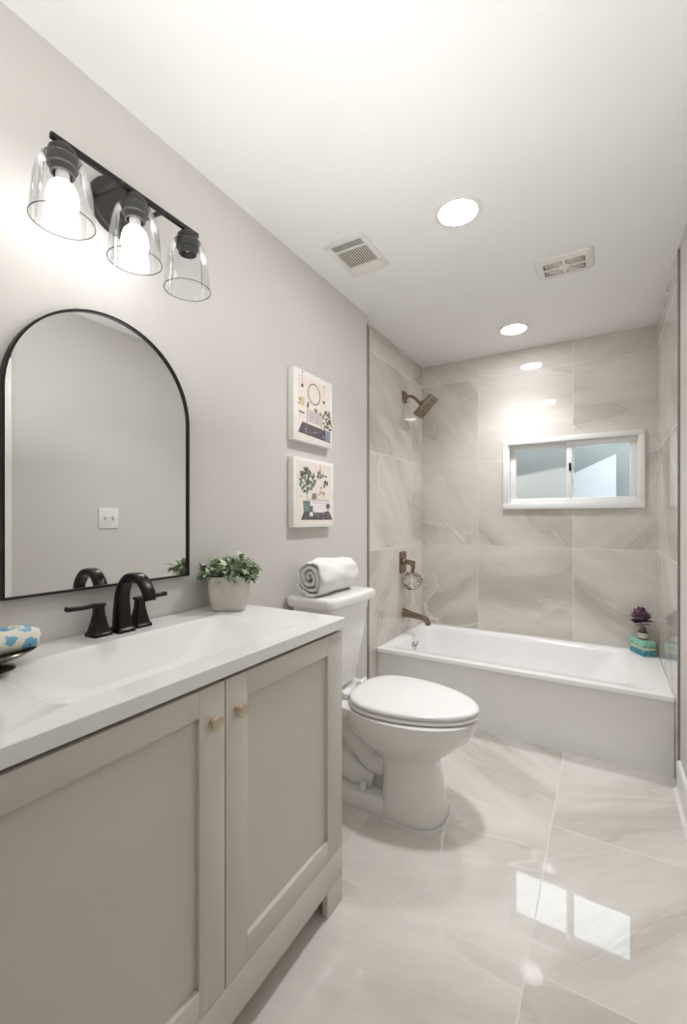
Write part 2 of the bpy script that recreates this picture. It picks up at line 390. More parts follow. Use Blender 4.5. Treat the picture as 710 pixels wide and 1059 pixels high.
bm = B(); lathe(bm, [(0.034, 0), (0.034, 0.003), (0.02, 0.006)], (0.26, 2.915, 0.062)); obj('drain', bm, M['chrome'], tub)

# shower fittings on the alcove wall
SY = 2.94
t = thing('tub_spout', 'bronze nickel tub spout over the left rim of the tub', 'tub spout', (RX, SY-0.01, 0.5))
bm = B(); lathe(bm, [(0.034, 0), (0.034, 0.006), (0.03, 0.012), (0.026, 0.014)], (RX, SY-0.01, 0.518), axis_rot((1, 0, 0)), 28); obj('flange', bm, M['nickel'], t)
bm = B(); tube(bm, [(RX+0.008, SY-0.01, 0.520), (RX+0.06, SY-0.01, 0.512), (RX+0.12, SY-0.01, 0.503), (RX+0.165, SY-0.01, 0.492), (RX+0.185, SY-0.01, 0.465), (RX+0.186, SY-0.01, 0.452)],
              [(0.028, 0.027), (0.025, 0.022), (0.023, 0.018), (0.022, 0.017), (0.02, 0.016), (0.02, 0.016)], 20, sec='rect'); obj('spout_body', bm, M['nickel'], t)
t = thing('shower_valve', 'nickel shower valve with rectangular plate and faceted clear knob', 'shower valve', (RX, 2.912, 0.88))
bm = B()
ring = lambda s, x: [Vector((x, p.x, p.y)) for p in rr(2.912-0.056+s, 2.912+0.056-s, 0.81+s, 0.962-s, 0.016, 0)]
loft(bm, [ring(0, RX), ring(0, RX+0.006), ring(0.004, RX+0.010)]); obj('plate', bm, M['nickel'], t)
bm = B(); cyl(bm, (RX+0.008, 2.912, 0.892), (RX+0.03, 2.912, 0.892), 0.026, 0.022, 24, bev=0.003); cyl(bm, (RX+0.03, 2.912, 0.892), (RX+0.095, 2.912, 0.878), 0.017, 0.019, 20, bev=0.002)
st = obj('stem', bm, M['nickel'], t)
bm = B(); tube(bm, [(RX+0.08, 2.912, 0.88), (RX+0.083, 2.912, 0.85), (RX+0.076, 2.912, 0.815)], [(0.016, 0.016), (0.013, 0.012), (0.014, 0.01)], 14, sec='rect'); obj('lever', bm, M['nickel'], st)
bm = B(); bmesh.ops.create_icosphere(bm, subdivisions=2, radius=0.074, matrix=Matrix.Translation((RX+0.078, 2.905, 0.757)) @ Matrix.Rotation(0.5, 4, 'X') @ Matrix.Scale(0.88, 4, (0, 0, 1)))
tt = NT('faceted_acrylic'); fr = tt.n('ShaderNodeFresnel', IOR=1.9).outputs[0]
gls = tt.n('ShaderNodeBsdfGlass', Color=(0.93, 0.91, 0.88, 1), Roughness=0.02, IOR=1.45).outputs[0]
glo = tt.n('ShaderNodeBsdfGlossy', Color=(0.9, 0.88, 0.85, 1), Roughness=0.08).outputs[0]
obj('knob', bm, tt.done(tt.n('ShaderNodeMixShader', i0=tt.math('ADD', fr, 0.12), i1=gls, i2=glo).outputs[0]), t, smooth=False)
t = thing('wall_shower', 'square nickel shower head on a bent wall arm', 'shower head', (RX, SY, 2.08))
bm = B(); box(bm, (RX, SY-0.032, 2.035), (RX+0.014, SY+0.032, 2.115), 0.005); cyl(bm, (RX+0.012, SY, 2.075), (RX+0.03, SY, 2.075), 0.018, 0.014, 20); obj('flange', bm, M['nickel'], t)
bm = B(); tube(bm, [(RX+0.012, SY, 2.075), (RX+0.05, SY, 2.075), (RX+0.085, SY, 2.055), (RX+0.128, SY, 2.008)], [0.0105]*4, 14); obj('arm', bm, M['nickel'], t)
hd = Matrix.Translation((RX+0.150, SY, 2.004)) @ Matrix.Rotation(R(-45), 4, 'Y')
bm = B(); box(bm, (-0.088, -0.075, -0.035), (0.088, 0.075, -0.014), 0.006); box(bm, (-0.06, -0.05, -0.014), (0.06, 0.05, -0.004), 0.005)
lathe(bm, [(0.02, -0.006), (0.022, 0.012), (0.015, 0.026)], seg=20)
for i in range(-3, 4):
    for j in range(-3, 4): lathe(bm, [(0.004, -0.035), (0.003, -0.038)], (i*0.02, j*0.018, 0), seg=8)
bmesh.ops.transform(bm, matrix=hd, verts=bm.verts); obj('head', bm, M['nickel'], t)

# ------------------------------------------------------------------ vanity
V0, V1, XF = 0.186, 1.177, 0.497
van = thing('vanity_cabinet', 'greige two-door shaker vanity cabinet under the white sink top', 'vanity', (0.25, 0.68, 0))
ZT = 0.846
bm = B()
fx = XF-0.020                                             # plane of the carcass behind the doors
for ya, yb in ((V0, V0+0.018), (V1-0.018, V1)): box(bm, (0.004, ya, 0.0), (fx, yb, ZT))
box(bm, (0.004, V0+0.018, 0.14), (fx, V1-0.018, 0.158)); box(bm, (0.004, V0+0.018, 0.158), (0.012, V1-0.018, 0.70))
box(bm, (0.44, V0+0.018, 0.0), (0.452, V1-0.018, 0.14))   # recessed toe board
obj('carcass', bm, M['cab'], van, smooth=False)
YS, ZB = 0.685, 0.171
bm = B()                                                  # face: posts and bottom apron flush with the doors
box(bm, (fx, V0, 0.078), (XF, V1, ZB), 0.0012)
obj('apron', bm, M['cab'], van)
for ya, yb in ((V0, V0+0.083), (V1-0.083, V1)):
    bm = B(); box(bm, (fx-0.0, ya, 0), (XF, yb, 0.078), 0.0012); box(bm, (XF-0.075, (ya if ya < 0.5 else yb-0.018), 0), (fx, (ya+0.018 if ya < 0.5 else yb), 0.078)); obj('leg', bm, M['cab'], van)
def door(ya, yb, pa, pb, ky):
    z0, z1, p0, p1 = ZB+0.0008, ZT-0.003, 0.232, 0.787
    bm = B()
    box(bm, (fx, ya, z0), (XF, pa, z1), 0.0012); box(bm, (fx, pb, z0), (XF, yb, z1), 0.0012)
    box(bm, (fx, pa, z0), (XF, pb, p0), 0.0012); box(bm, (fx, pa, p1), (XF, pb, z1), 0.0012)
    d = obj('door', bm, M['cab'], van)
    bm = B(); box(bm, (fx+0.001, pa-0.002, p0-0.002), (XF-0.011, pb+0.002, p1+0.002)); obj('door_panel', bm, M['cab'], d, smooth=False)
    bm = B(); lathe(bm, [(0.010, 0), (0.007, 0.002), (0.0065, 0.007), (0.013, 0.010), (0.0165, 0.0135), (0.0165, 0.017), (0.014, 0.0195), (0.0125, 0.0188), (0.004, 0.0205)], (XF, ky, 0.768), axis_rot((1, 0, 0)), 28)
    obj('knob', bm, M['champ'], d)
door(V0+0.0005, YS-0.0016, 0.272, 0.614, 0.648); door(YS+0.0016, V1-0.0005, 0.753, 1.096, 0.722)
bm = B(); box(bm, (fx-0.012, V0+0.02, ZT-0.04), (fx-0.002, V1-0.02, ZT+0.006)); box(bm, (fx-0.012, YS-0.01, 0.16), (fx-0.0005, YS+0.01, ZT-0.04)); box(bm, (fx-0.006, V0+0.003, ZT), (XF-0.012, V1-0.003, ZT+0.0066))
obj('gap_shadow_strips', bm, M['cabdark'], van, smooth=False)  # dark strips painted as the shadow under the counter and between the doors

vt = thing('sink_counter', 'white one-piece vanity top with rectangular sunken basin', 'sink top', (0.25, 0.68, 0.853))
bm = B(); N = 7; a, b, c, d = 0.002, 0.5041, 0.17, 1.1844
loft(bm, [rr(0.06, 0.44, 0.34, 1.04, 0.03, 0.853, N), rr(a, b-.002, c+.002, d-.002, 0.003, 0.853, N), rr(a, b, c, d, 0.003, 0.855, N), rr(a, b, c, d, 0.003, HV-0.002, N), rr(a+.001, b-.002, c+.002, d-.002, 0.003, HV, N),
          rr(0.128, 0.438, 0.375, 1.02, 0.03, HV, N), rr(0.131, 0.435, 0.379, 1.016, 0.03, HV-0.0015, N), rr(0.136, 0.430, 0.392, 1.0, 0.032, HV-0.006, N),
          rr(0.146, 0.420, 0.43, 0.955, 0.045, HV-0.035, N), rr(0.156, 0.410, 0.475, 0.905, 0.055, HV-0.068, N), rr(0.168, 0.398, 0.53, 0.85, 0.06, HV-0.092, N),
          rr(0.19, 0.376, 0.60, 0.78, 0.05, HV-0.104, N), rr(0.22, 0.346, 0.66, 0.72, 0.02, HV-0.107, N)], False, True)
obj('basin_top', bm, M['marble'], vt, angle=18)
bm = B(); lathe(bm, [(0.024, 0), (0.024, 0.003), (0.018, 0.005), (0.015, 0.002)], (0.283, 0.69, HV-0.107)); obj('drain', bm, M['bronze'], vt)

# faucet
FX = 0.052
fc = thing('faucet', 'dark bronze two-handle faucet with arched spout on the sink top', 'faucet', (FX, 0.722, HV))
bm = B()
def sq(cx, cy, hx, hy, z, r=0.004): return rr(cx-hx, cx+hx, cy-hy, cy+hy, r, z, 3)
cx, cy = FX+0.012, 0.722
loft(bm, [sq(cx, cy, .027, .025, HV), sq(cx, cy, .027, .025, HV+.008), sq(cx, cy, .023, .0215, HV+.013)])
tube(bm, [(cx, cy, HV+0.01), (cx-0.002, cy, HV+0.06), (cx+0.004, cy, HV+0.112), (cx+0.034, cy, HV+0.150), (cx+0.080, cy, HV+0.151), (cx+0.112, cy, HV+0.122), (cx+0.120, cy, HV+0.095)],
     [(0.0205, 0.0225), (0.0185, 0.0175), (0.0175, 0.0125), (0.0165, 0.0105), (0.016, 0.0105), (0.0155, 0.0105), (0.015, 0.0105)], 20, sec='rect', n=6)
obj('spout', bm, M['bronze'], fc)
for cy, s in ((0.664, -1), (0.783, 1)):
    bm = B(); z = HV
    loft(bm, [sq(FX, cy, .025, .025, z), sq(FX, cy, .025, .025, z+.007), sq(FX, cy, .021, .021, z+.012), sq(FX, cy, .0165, .0165, z+.032), sq(FX, cy, .0125, .0125, z+.056), sq(FX, cy, .0115, .0115, z+.074), sq(FX, cy, .0125, .0125, z+.080)])
    hn = obj('handle', bm, M['bronze'], fc)
    bm = B(); tube(bm, [(FX, cy-s*0.014, z+.081), (FX, cy+s*0.012, z+.081), (FX+0.002, cy+s*0.04, z+.080), (FX+0.004, cy+s*0.082, z+.083)], [(0.012, 0.004), (0.012, 0.0055), (0.0085, 0.005), (0.0115, 0.006)], 16, sec='rect', up=(1, 0, 0)); obj('lever', bm, M['bronze'], hn)

# soap dish and wrapped soap bar
bm = B()
def ell(cx, cy, rx, ry, z, n=40): return [Vector((cx+rx*math.cos(2*math.pi*k/n), cy+ry*math.sin(2*math.pi*k/n), z)) for k in range(n)]
sx, sy = 0.135, 0.388
loft(bm, [ell(sx, sy, .04, .05, HV), ell(sx, sy, .036, .046, HV+.006), ell(sx, sy, .014, .018, HV+.012), ell(sx, sy, .014, .018, HV+.016), ell(sx, sy, .05, .065, HV+.024), ell(sx, sy, .060, .088, HV+.034), ell(sx, sy, .058, .086, HV+.0365), ell(sx, sy, .046, .066, HV+.029), ell(sx, sy, .01, .015, HV+.027)])
solo('soap_dish', bm, basic('pewter_dish', (92, 82, 70), 0.22, 0.8, var=0.2), 'oval dark metal footed soap dish at left end of vanity top', 'soap dish', (sx, sy, HV), angle=50)
def floral():
    t = NT('floral_wrapping'); tc = t.n('ShaderNodeTexCoord').outputs['Object']
    ds = t.n('ShaderNodeTexNoise', Vector=tc, Scale=60.0, Detail=2.0).outputs[1]
    p = t.vmath('ADD', tc, t.vmath('MULTIPLY', t.vmath('SUBTRACT', ds, (0.5, 0.5, 0.5)), (0.016, 0.016, 0.016)))
    v = t.n('ShaderNodeTexVoronoi', Vector=p, Scale=34.0)
    d = v.outputs['Distance']; rc = t.n('ShaderNodeSeparateColor', i0=v.outputs['Color']).outputs[0]
    base = t.ramp(d, [(0.0, lin((40, 62, 88))), (0.10, lin((40, 62, 88))), (0.13, lin((96, 160, 196))), (0.50, lin((122, 182, 208))), (0.54, lin((238, 234, 220)))], 'LINEAR')
    other = t.ramp(d, [(0.0, lin((150, 200, 190))), (0.30, lin((170, 208, 205))), (0.34, lin((240, 236, 222)))])
    col = t.mix(t.math('GREATER_THAN', rc, 0.6), base, other)
    return t.done(t.n('ShaderNodeBsdfPrincipled', Base_Color=col, Roughness=0.45).outputs[0])
bm = B(); n = 6
loft(bm, [rr(sx-.026, sx+.026, sy-.075, sy+.075, .012, HV+.034, n), rr(sx-.036, sx+.036, sy-.087, sy+.087, .016, HV+.043, n), rr(sx-.038, sx+.038, sy-.089, sy+.089, .016, HV+.060, n), rr(sx-.034, sx+.034, sy-.086, sy+.086, .015, HV+.074, n), rr(sx-.026, sx+.026, sy-.076, sy+.076, .012, HV+.079, n)])
solo('soap_bar', bm, floral(), 'soap bar wrapped in blue and white floral paper on the soap dish', 'soap', (sx, sy, HV+.034), angle=60)

# potted plant
pc = Vector((0.098, 1.092, HV))
pp = thing('potted_plant', 'sage green leafy plant in square cement pot beside the mirror', 'potted plant', pc)
rotp = Matrix.Translation(pc) @ Matrix.Rotation(R(38), 4, 'Z')
bm = B(); n = 7
hs = [(0.048, 0.018, 0), (0.053, 0.022, 0.004), (0.058, 0.024, 0.02), (0.064, 0.027, 0.06), (0.068, 0.03, 0.114), (0.067, 0.029, 0.117), (0.063, 0.027, 0.117), (0.061, 0.025, 0.10), (0.06, 0.025, 0.096)]
loft(bm, [rr(-h, h, -h, h, r, z, n) for h, r, z in hs], True, False); bmesh.ops.transform(bm, matrix=rotp, verts=bm.verts); obj('pot', bm, M['concrete'], pp)
bm = B(); loft(bm, [rr(-.058, .058, -.058, .058, .024, z, n) for z in (0.094, 0.1)]); bmesh.ops.transform(bm, matrix=rotp, verts=bm.verts); obj('soil', bm, M['soil'], pp)
def leaf(bm, base, d, L, W, mi, curl=0.25):
    d = Vector(d).normalized(); s = d.cross(Vector((0, 0, 1)))
    s = s.normalized() if s.length > 1e-3 else Vector((1, 0, 0)); u = s.cross(d); rows = []
    for i in range(6):
        t = i/5; w = W*(math.sin(math.pi*(0.06+0.90*t**0.85))); c = Vector(base)+d*L*t-u*(-1)*0+u*(curl*L*(t*t)*-0.8+0.12*L*math.sin(t*3))
        rows.append([bm.verts.new(c-s*w+u*w*0.35), bm.verts.new(c), bm.verts.new(c+s*w+u*w*0.35)])
    for a, b in zip(rows, rows[1:]):
        for k in range(2): f = bm.faces.new((a[k], a[k+1], b[k+1], b[k])); f.material_index = mi
g1 = basic('leaf_sage', (166, 182, 150), 0.55, var=0.25, scale=45); g2 = basic('leaf_pale', (200, 209, 180), 0.55, var=0.15, scale=45); g3 = basic('leaf_deep', (118, 138, 110), 0.55, var=0.25, scale=45)
bm = B(); rnd = random.Random(4)
for k in range(62):
    a = rnd.uniform(0, 2*math.pi); rad = 0.062*math.sqrt(rnd.random()); b0 = pc+Vector((rad*math.cos(a), rad*math.sin(a), 0.10))
    tilt = rad/0.062*rnd.uniform(0.5, 1.0); tip = b0+Vector((math.cos(a)*tilt*0.034, math.sin(a)*tilt*0.034, rnd.uniform(0.022, 0.082)*(1.2-0.72*rad/0.062)))
    tip.x = max(tip.x, 0.035)
    tube(bm, [b0, (b0+tip)/2+Vector((0, 0, 0.004)), tip], [0.0018, 0.0016, 0.0013], 6, 2, n=3)
    for j in range(8):
        aa = a+rnd.uniform(-1.9, 1.9); el = rnd.uniform(-0.35, 1.2)
        L = rnd.uniform(0.024, 0.040); dd = Vector((math.cos(aa)*math.cos(el), math.sin(aa)*math.cos(el), math.sin(el)))
        if tip.x+dd.x*L < 0.012: continue
        leaf(bm, tip+Vector((0, 0, -0.004*j*rnd.random())), dd, L, L*rnd.uniform(0.24, 0.34), rnd.choice((0, 0, 1, 1, 2)))
obj('foliage', bm, [g1, g2, g3], pp, angle=80)

# ------------------------------------------------------------------ mirror
mi_ = thing('wall_mirror', 'arched mirror with thin black frame above the sink', 'mirror', (0.0, 0.722, 1.006))
ml, mr, mb, mt = 0.459, 0.985, 1.006, 1.762
def arch(off, x):
    l, r, b = ml+off, mr-off, mb+off; c = (l+r)/2; rad = (r-l)/2; zs = mt-(mr-ml)/2
    pts = [Vector((x, l, b)), Vector((x, r, b))]
    for k in range(41): an = math.pi*k/40; pts.append(Vector((x, c+rad*math.cos(an), zs+rad*math.sin(an))))
    return pts
bm = B(); loft(bm, [arch(0.006, 0.001), arch(0, 0.001), arch(0, 0.022), arch(0.0055, 0.022), arch(0.0055, 0.014)], False, False); obj('frame', bm, M['black'], mi_, smooth=False)
bm = B(); loft(bm, [arch(0.005, 0.004), arch(0.005, 0.0155)], True, True); obj('mirror_glass', bm, M['mirror'], mi_, smooth=False)

# ------------------------------------------------------------------ vanity light
vl = thing('vanity_light', 'black three-lamp vanity light with clear bell shades above the mirror', 'wall light', (0.0, 0.72, 2.0))
BX, BZ = 0.131, 2.062
bm = B(); lathe(bm, [(0.076, 0), (0.076, 0.018), (0.073, 0.021), (0.02, 0.0215)], (0.001, 0.738, 2.078), axis_rot((1, 0, 0)), 48); obj('backplate', bm, M['black2'], vl)
for y in (0.676, 0.80):
    bm = B(); cyl(bm, (0.02, y, 2.076), (BX, y, 2.062), 0.0065, None, 14); lathe(bm, [(0.008, 0), (0.008, 0.006), (0.004, 0.009)], (BX-0.002, y, 2.0625), axis_rot((1, 0, 0)), 14); obj('arm', bm, M['chrome'] if False else M['black2'], vl)
bm = B(); box(bm, (BX-0.006, 0.508, BZ-0.007), (BX+0.006, 0.925, BZ+0.007), 0.002); obj('bar', bm, M['black'], vl)
for y, lit in ((0.5348, 1), (0.716, 1), (0.8867, 0)):
    c = (BX, y, 0)
    bm = B(); lathe(bm, [(0.010, BZ-0.004), (0.020, BZ-0.010), (0.029, BZ-0.020), (0.032, BZ-0.034), (0.032, BZ-0.058), (0.027, BZ-0.060), (0.0255, BZ-0.074), (0.021, BZ-0.076), (0.019, BZ-0.055)], c, None, 32); sk = obj('socket', bm, M['black2'], vl)
    if not lit:
        bm = B(); lathe(bm, [(0.0185, BZ-0.054), (0.0175, BZ-0.060), (0.008, BZ-0.061), (0.006, BZ-0.066), (0.001, BZ-0.067)], c, None, 24); obj('socket_contact', bm, M['chrome'], sk)
    zt = BZ-0.036
    prof = [(0.0325, zt), (0.038, zt-0.002), (0.0445, zt-0.010), (0.0505, zt-0.023), (0.0565, zt-0.045), (0.0610, zt-0.075), (0.0642, zt-0.11), (0.0662, zt-0.146)]
    bm = B(); lathe(bm, prof, c, None, 56, 0, False, False); sh = obj('shade', bm, M['glass'], vl)
    bm = B()
    n = 64; tube(bm, [(BX+0.0662*math.cos(2*math.pi*k/n), y+0.0662*math.sin(2*math.pi*k/n), zt-0.146) for k in range(n+1)], [0.0012]*(n+1), 8, up=(0, 0, 1), smooth=False)
    obj('shade_rim', bm, M['rim'], sh); bm = B()
    tube(bm, [(BX+0.0350*math.cos(2*math.pi*k/n), y+0.0350*math.sin(2*math.pi*k/n), zt-0.001) for k in range(n+1)], [0.0012]*(n+1), 8, up=(0, 0, 1), smooth=False)
    obj('shade_collar', bm, M['rim'], sh)
    if lit:
        bm = B(); lathe(bm, [(0.0135, BZ-0.07), (0.0145, BZ-0.086), (0.019, BZ-0.094)], c, None, 24); bu = obj('bulb', bm, M['bulbneck'], vl)
        bm = B(); lathe(bm, [(0.0185, BZ-0.094), (0.0275, BZ-0.104), (0.0325, BZ-0.120), (0.0340, BZ-0.134), (0.0315, BZ-0.150), (0.024, BZ-0.163), (0.012, BZ-0.1695), (0.001, BZ-0.171)], c, None, 28); obj('bulb_globe', bm, M['bulb'], bu)

# ------------------------------------------------------------------ ceiling fittings
for y, lb in ((1.70, 'round recessed ceiling light nearer the ceiling vent and vanity'), (2.925, 'round recessed ceiling light over the bathtub near back wall')):
    t = thing('recessed_light', lb, 'ceiling light', (0.711, y, H), 'recessed ceiling lights')
    bm = B(); lathe(bm, [(0.092, 0), (0.091, -0.004), (0.085, -0.0065), (0.074, -0.006), (0.0735, -0.003), (0.0735, 0)], (0.711, y, H), None, 56, 0, False, False); obj('trim_ring', bm, M['white'], t)
    bm = B(); lathe(bm, [(0.0735, -0.0025), (0.0735, -0.0045), (0.03, -0.0055), (0.001, -0.0058)], (0.711, y, H), None, 48); df = obj('diffuser', bm, M['lens'], t)
    sp = bpy.data.lights.new('downlight', 'SPOT'); so = bpy.data.objects.new('downlight', sp); link(so); so.parent = t; so.location = (0, 0, -0.012)
    sp.energy = DOWN; sp.spot_size = R(118); sp.spot_blend = 1.0; sp.shadow_soft_size = 0.09; sp.color = (0.97, 0.975, 1.0)
t = thing('ceiling_vent', 'white slatted air register in the ceiling next to left wall', 'air vent', (0.237, 1.75, H))
x0, x1, y0, y1 = 0.135, 0.335, 1.608, 1.890
bm = B(); z = H
f = 0.026
box(bm, (x0, y0, z-0.007), (x1, y0+f, z), 0.003); box(bm, (x0, y1-f, z-0.007), (x1, y1, z), 0.003); box(bm, (x0, y0+f-.002, z-0.007), (x0+f, y1-f+.002, z), 0.003); box(bm, (x1-f, y0+f-.002, z-0.007), (x1, y1-f+.002, z), 0.003)
for yy in (1.678, 1.812): box(bm, (x0+f-.002, yy, z-0.0068), (x1-f+.002, yy+0.01, z), 0.001)
obj('frame', bm, M['ventw'], t)
bm = B(); box(bm, (x0+0.006, y0+0.006, z-0.0012), (x1-0.006, y1-0.006, z-0.0002)); obj('duct_opening', bm, M['ventd'], t, smooth=False)
def slat(a, b, rot, ax):
    bm = B(); c = (Vector(a)+Vector(b))/2; h = (Vector(b)-Vector(a))/2
    box(bm, -h, h, 0, mat=Matrix.Translation(c) @ Matrix.Rotation(R(rot), 4, ax)); obj('slat', bm, M['ventw'], t, smooth=False)
for k in range(4): slat((x0+f, 1.6365+k*0.0115, z-0.005), (x1-f, 1.6415+k*0.0115, z-0.0035), 12, 'X')
for k in range(13):
    xx = x0+f+0.004+k*0.0112; slat((xx, 1.688, z-0.0055), (xx+0.0062, 1.812, z-0.004), 15, 'Y')
for k in range(4): slat((x0+f, 1.8225+k*0.0108, z-0.005), (x1-f, 1.8310+k*0.0108, z-0.0035), -12, 'X')
t = thing('exhaust_fan', 'white bathroom exhaust fan grille on the ceiling at right', 'exhaust fan', (1.042, 2.298, H))
fxc, fyc = 1.042, 2.298
bm = B(); hx, hy = 0.122, 0.094
def frr(sx_, z, r): return rr(fxc-hx+sx_, fxc+hx-sx_, fyc-hy+sx_, fyc+hy-sx_, r, z, 6)
loft(bm, [frr(0, z, .03), frr(0.0, z-.006, .03), frr(0.006, z-.014, .028), frr(0.034, z-.019, .01), frr(0.036, z-.012, .008)], False, False)
box(bm, (fxc-hx+.034, fyc-0.007, z-.019), (fxc+hx-.034, fyc+0.007, z-.012), .002); box(bm, (fxc-0.008, fyc-hy+.034, z-.019), (fxc+0.008, fyc+hy-.034, z-.012), .002)
lathe(bm, [(0.026, z-.012), (0.026, z-.019), (0.02, z-.0215), (0.001, z-.022)], (fxc, fyc, 0), None, 28)
obj('grille', bm, M['ventw'], t)
bm = B(); box(bm, (fxc-hx+.03, fyc-hy+.03, z-.004), (fxc+hx-.03, fyc+hy-.03, z-.001)); obj('recess', bm, M['fand'], t, smooth=False)
for sgx in (-1, 1):
    for sgy in (-1, 1):
        for k in range(6):
            bm = B(); r = 0.032+k*0.0095
            pts = []
            for q in range(9):
                an = R(5+80*q/8); px_, py_ = r*1.12*math.cos(an), r*math.sin(an)
                if px_ < 0.084 and py_ < 0.056 and px_ > 0.008 and py_ > 0.007: pts.append((fxc+sgx*px_, fyc+sgy*py_, z-0.0145))
            if len(pts) >= 2:
                tube(bm, pts, [(0.0022, 0.0026)]*len(pts), 8, sec='rect', up=(0, 0, 1), n=2); obj('louver', bm, M['ventw'], t)
            else: bm.free()

# light switch on the right wall (seen in the mirror)
t = thing('light_switch', 'white two-toggle light switch on the right wall, seen in mirror', 'light switch', (XR+0.006, 1.61, 1.2))
bm = B(); box(bm, (XR, 1.530, 1.136), (XR+0.006, 1.658, 1.264), 0.003); obj('wall_plate', bm, M['white'], t)
for y in (1.569, 1.619):
    bm = B(); box(bm, (XR-0.0015, y-0.006, 1.187), (XR+0.001, y+0.006, 1.213), 0.0008); box(bm, (-0.012, -0.0045, -0.006), (0.004, 0.0045, 0.006), 0.0015, mat=Matrix.Translation((XR-0.001, y, 1.2)) @ Matrix.Rotation(R(20), 4, 'Y'))
    obj('toggle', bm, basic('toggle_plastic', (205, 202, 196), 0.35), t)

# ------------------------------------------------------------------ canvas prints
def flat(name, col): return basic(name, col, 0.8, var=0.06, scale=60)
AC = dict(cream=flat('print_cream', (240, 229, 217)), ink=flat('print_ink', (98, 92, 95)), leaf=flat('print_leaf', (104, 120, 104)), leaf2=flat('print_leaf_light', (128, 138, 84)), grey=flat('print_grey', (206, 196, 194)),
          ochre=flat('print_ochre', (196, 166, 92)), teal=flat('print_teal', (124, 146, 137)), white=flat('print_white', (236, 230, 228)), rug2=flat('print_rug_pale', (150, 142, 146)), blue=flat('print_blue_grey', (140, 148, 158)))
AK = list(AC)
class Art:
    """flat inked shapes on the canvas face; u to the right, v up, both 0..1"""
    def __init__(s, y0, y1, z0, z1, x): s.b = (y0, y1, z0, z1); s.x = x; s.bm = B(); s.k = 0
    def p(s, u, v): y0, y1, z0, z1 = s.b; return Vector((s.x+0.000015*s.k+0.0002, y0+(y1-y0)*u, z0+(z1-z0)*v))
    def poly(s, pts, c):
        s.k += 1
        f = s.bm.faces.new([s.bm.verts.new(s.p(u, v)) for u, v in pts]); f.material_index = AK.index(c)
    def disc(s, u, v, ru, rv, c, n=18, rot=0):
        s.poly([(u+ru*math.cos(a)*math.cos(rot)-rv*math.sin(a)*math.sin(rot), v+ru*math.cos(a)*math.sin(rot)+rv*math.sin(a)*math.cos(rot)) for a in (2*math.pi*k/n for k in range(n))], c)
    def ringo(s, u, v, ru, rv, w, c, n=36):
        s.k += 1
        for k in range(n):
            a, b = 2*math.pi*k/n, 2*math.pi*(k+1)/n
            f = s.bm.faces.new([s.bm.verts.new(s.p(u+r*math.cos(q)*(ru), v+r*math.sin(q)*rv)) for r, q in ((1, a), (1, b), (1-w, b), (1-w, a))]); f.material_index = AK.index(c)
    def line(s, a, b, w, c):
        d = Vector((b[0]-a[0], b[1]-a[1])).normalized(); n = Vector((-d.y, d.x))*w/2
        s.poly([(a[0]+n.x, a[1]+n.y), (b[0]+n.x, b[1]+n.y), (b[0]-n.x, b[1]-n.y), (a[0]-n.x, a[1]-n.y)], c)
def canvas(y0, y1, z0, z1, lb):
    t = thing('canvas_print', lb, 'wall art', (0, (y0+y1)/2, z0), 'canvas prints above the toilet')
    bm = B(); box(bm, (0.001, y0, z0), (0.034, y1, z1), 0.0015); obj('canvas', bm, M['canvas'], t)
    return t, Art(y0, y1, z0, z1, 0.0341)
rd = random.Random(11)
t, A = canvas(1.535, 1.850, 1.546, 1.868, 'white canvas print of a round mirror over a washstand, upper of the pair')
A.poly([(.10, .06), (.93, .06), (.93, .93), (.10, .93)], 'cream')
A.poly([(.10, .115), (.95, .075), (.90, .24), (.20, .275)], 'ink')
for k in range(26):
    u, v = rd.uniform(.2, .88), rd.uniform(.105, .225); A.line((u, v), (u+rd.uniform(.03, .07), v+rd.uniform(-.02, .02)), .010, 'rug2')
A.poly([(.30, .30), (.72, .285), (.72, .46), (.30, .48)], 'grey')
for u in (.40, .45, .55, .60): A.line((u, .30), (u, .47), .006, 'rug2')
A.line((.32, .30), (.32, .22), .012, 'rug2'); A.line((.70, .29), (.70, .20), .012, 'rug2')
A.ringo(.50, .72, .165, .155, .09, 'ink'); A.ringo(.50, .72, .14, .13, .05, 'grey')
for u, z0_, z1_ in ((.2, .78, .97), (.76, .66, .90)):
    A.line((u, z0_), (u, z1_), .005, 'rug2'); A.disc(u, z0_, .03, .025, 'ink'); A.disc(u, z1_, .018, .015, 'rug2')
for k in range(12): A.disc(rd.uniform(.10, .24), rd.uniform(.50, .62), .022, .012, rd.choice(('ochre', 'leaf2', 'ochre')), 10, rd.uniform(0, 3))
A.line((.12, .41), (.25, .40), .02, 'ink'); A.line((.14, .39), (.14, .30), .006, 'rug2')
for u, v in ((.33, .52), (.35, .56), (.52, .50), (.56, .49), (.66, .47), (.74, .45)): A.disc(u, v, .022, .03, rd.choice(('ink', 'rug2', 'leaf')), 10)
for k in range(34): A.disc(rd.gauss(.87, .05), rd.uniform(.27, .54), .030, .016, rd.choice(('leaf', 'leaf2', 'ink')), 10, rd.uniform(0, 3))
A.poly([(.80, .09), (.93, .085), (.94, .24), (.79, .25)], 'blue')
obj('print', A.bm, [AC[k] for k in AK], t, smooth=False)
t, A = canvas(1.535, 1.862, 1.157, 1.472, 'white canvas print of a bathtub with hanging plants, lower of the pair')
A.poly([(.05, .05), (.94, .05), (.94, .95), (.05, .95)], 'cream')
A.poly([(.16, .105), (.97, .105), (.88, .235), (.24, .235)], 'ink')
for k in range(30):
    u, v = rd.uniform(.22, .88), rd.uniform(.115, .22); A.line((u, v), (u+rd.uniform(.02, .05), v+rd.uniform(-.015, .015)), .008, 'rug2')
A.poly([(.36, .405), (.84, .405), (.83, .375), (.78, .235), (.70, .215), (.50, .215), (.43, .25), (.38, .375)], 'white')
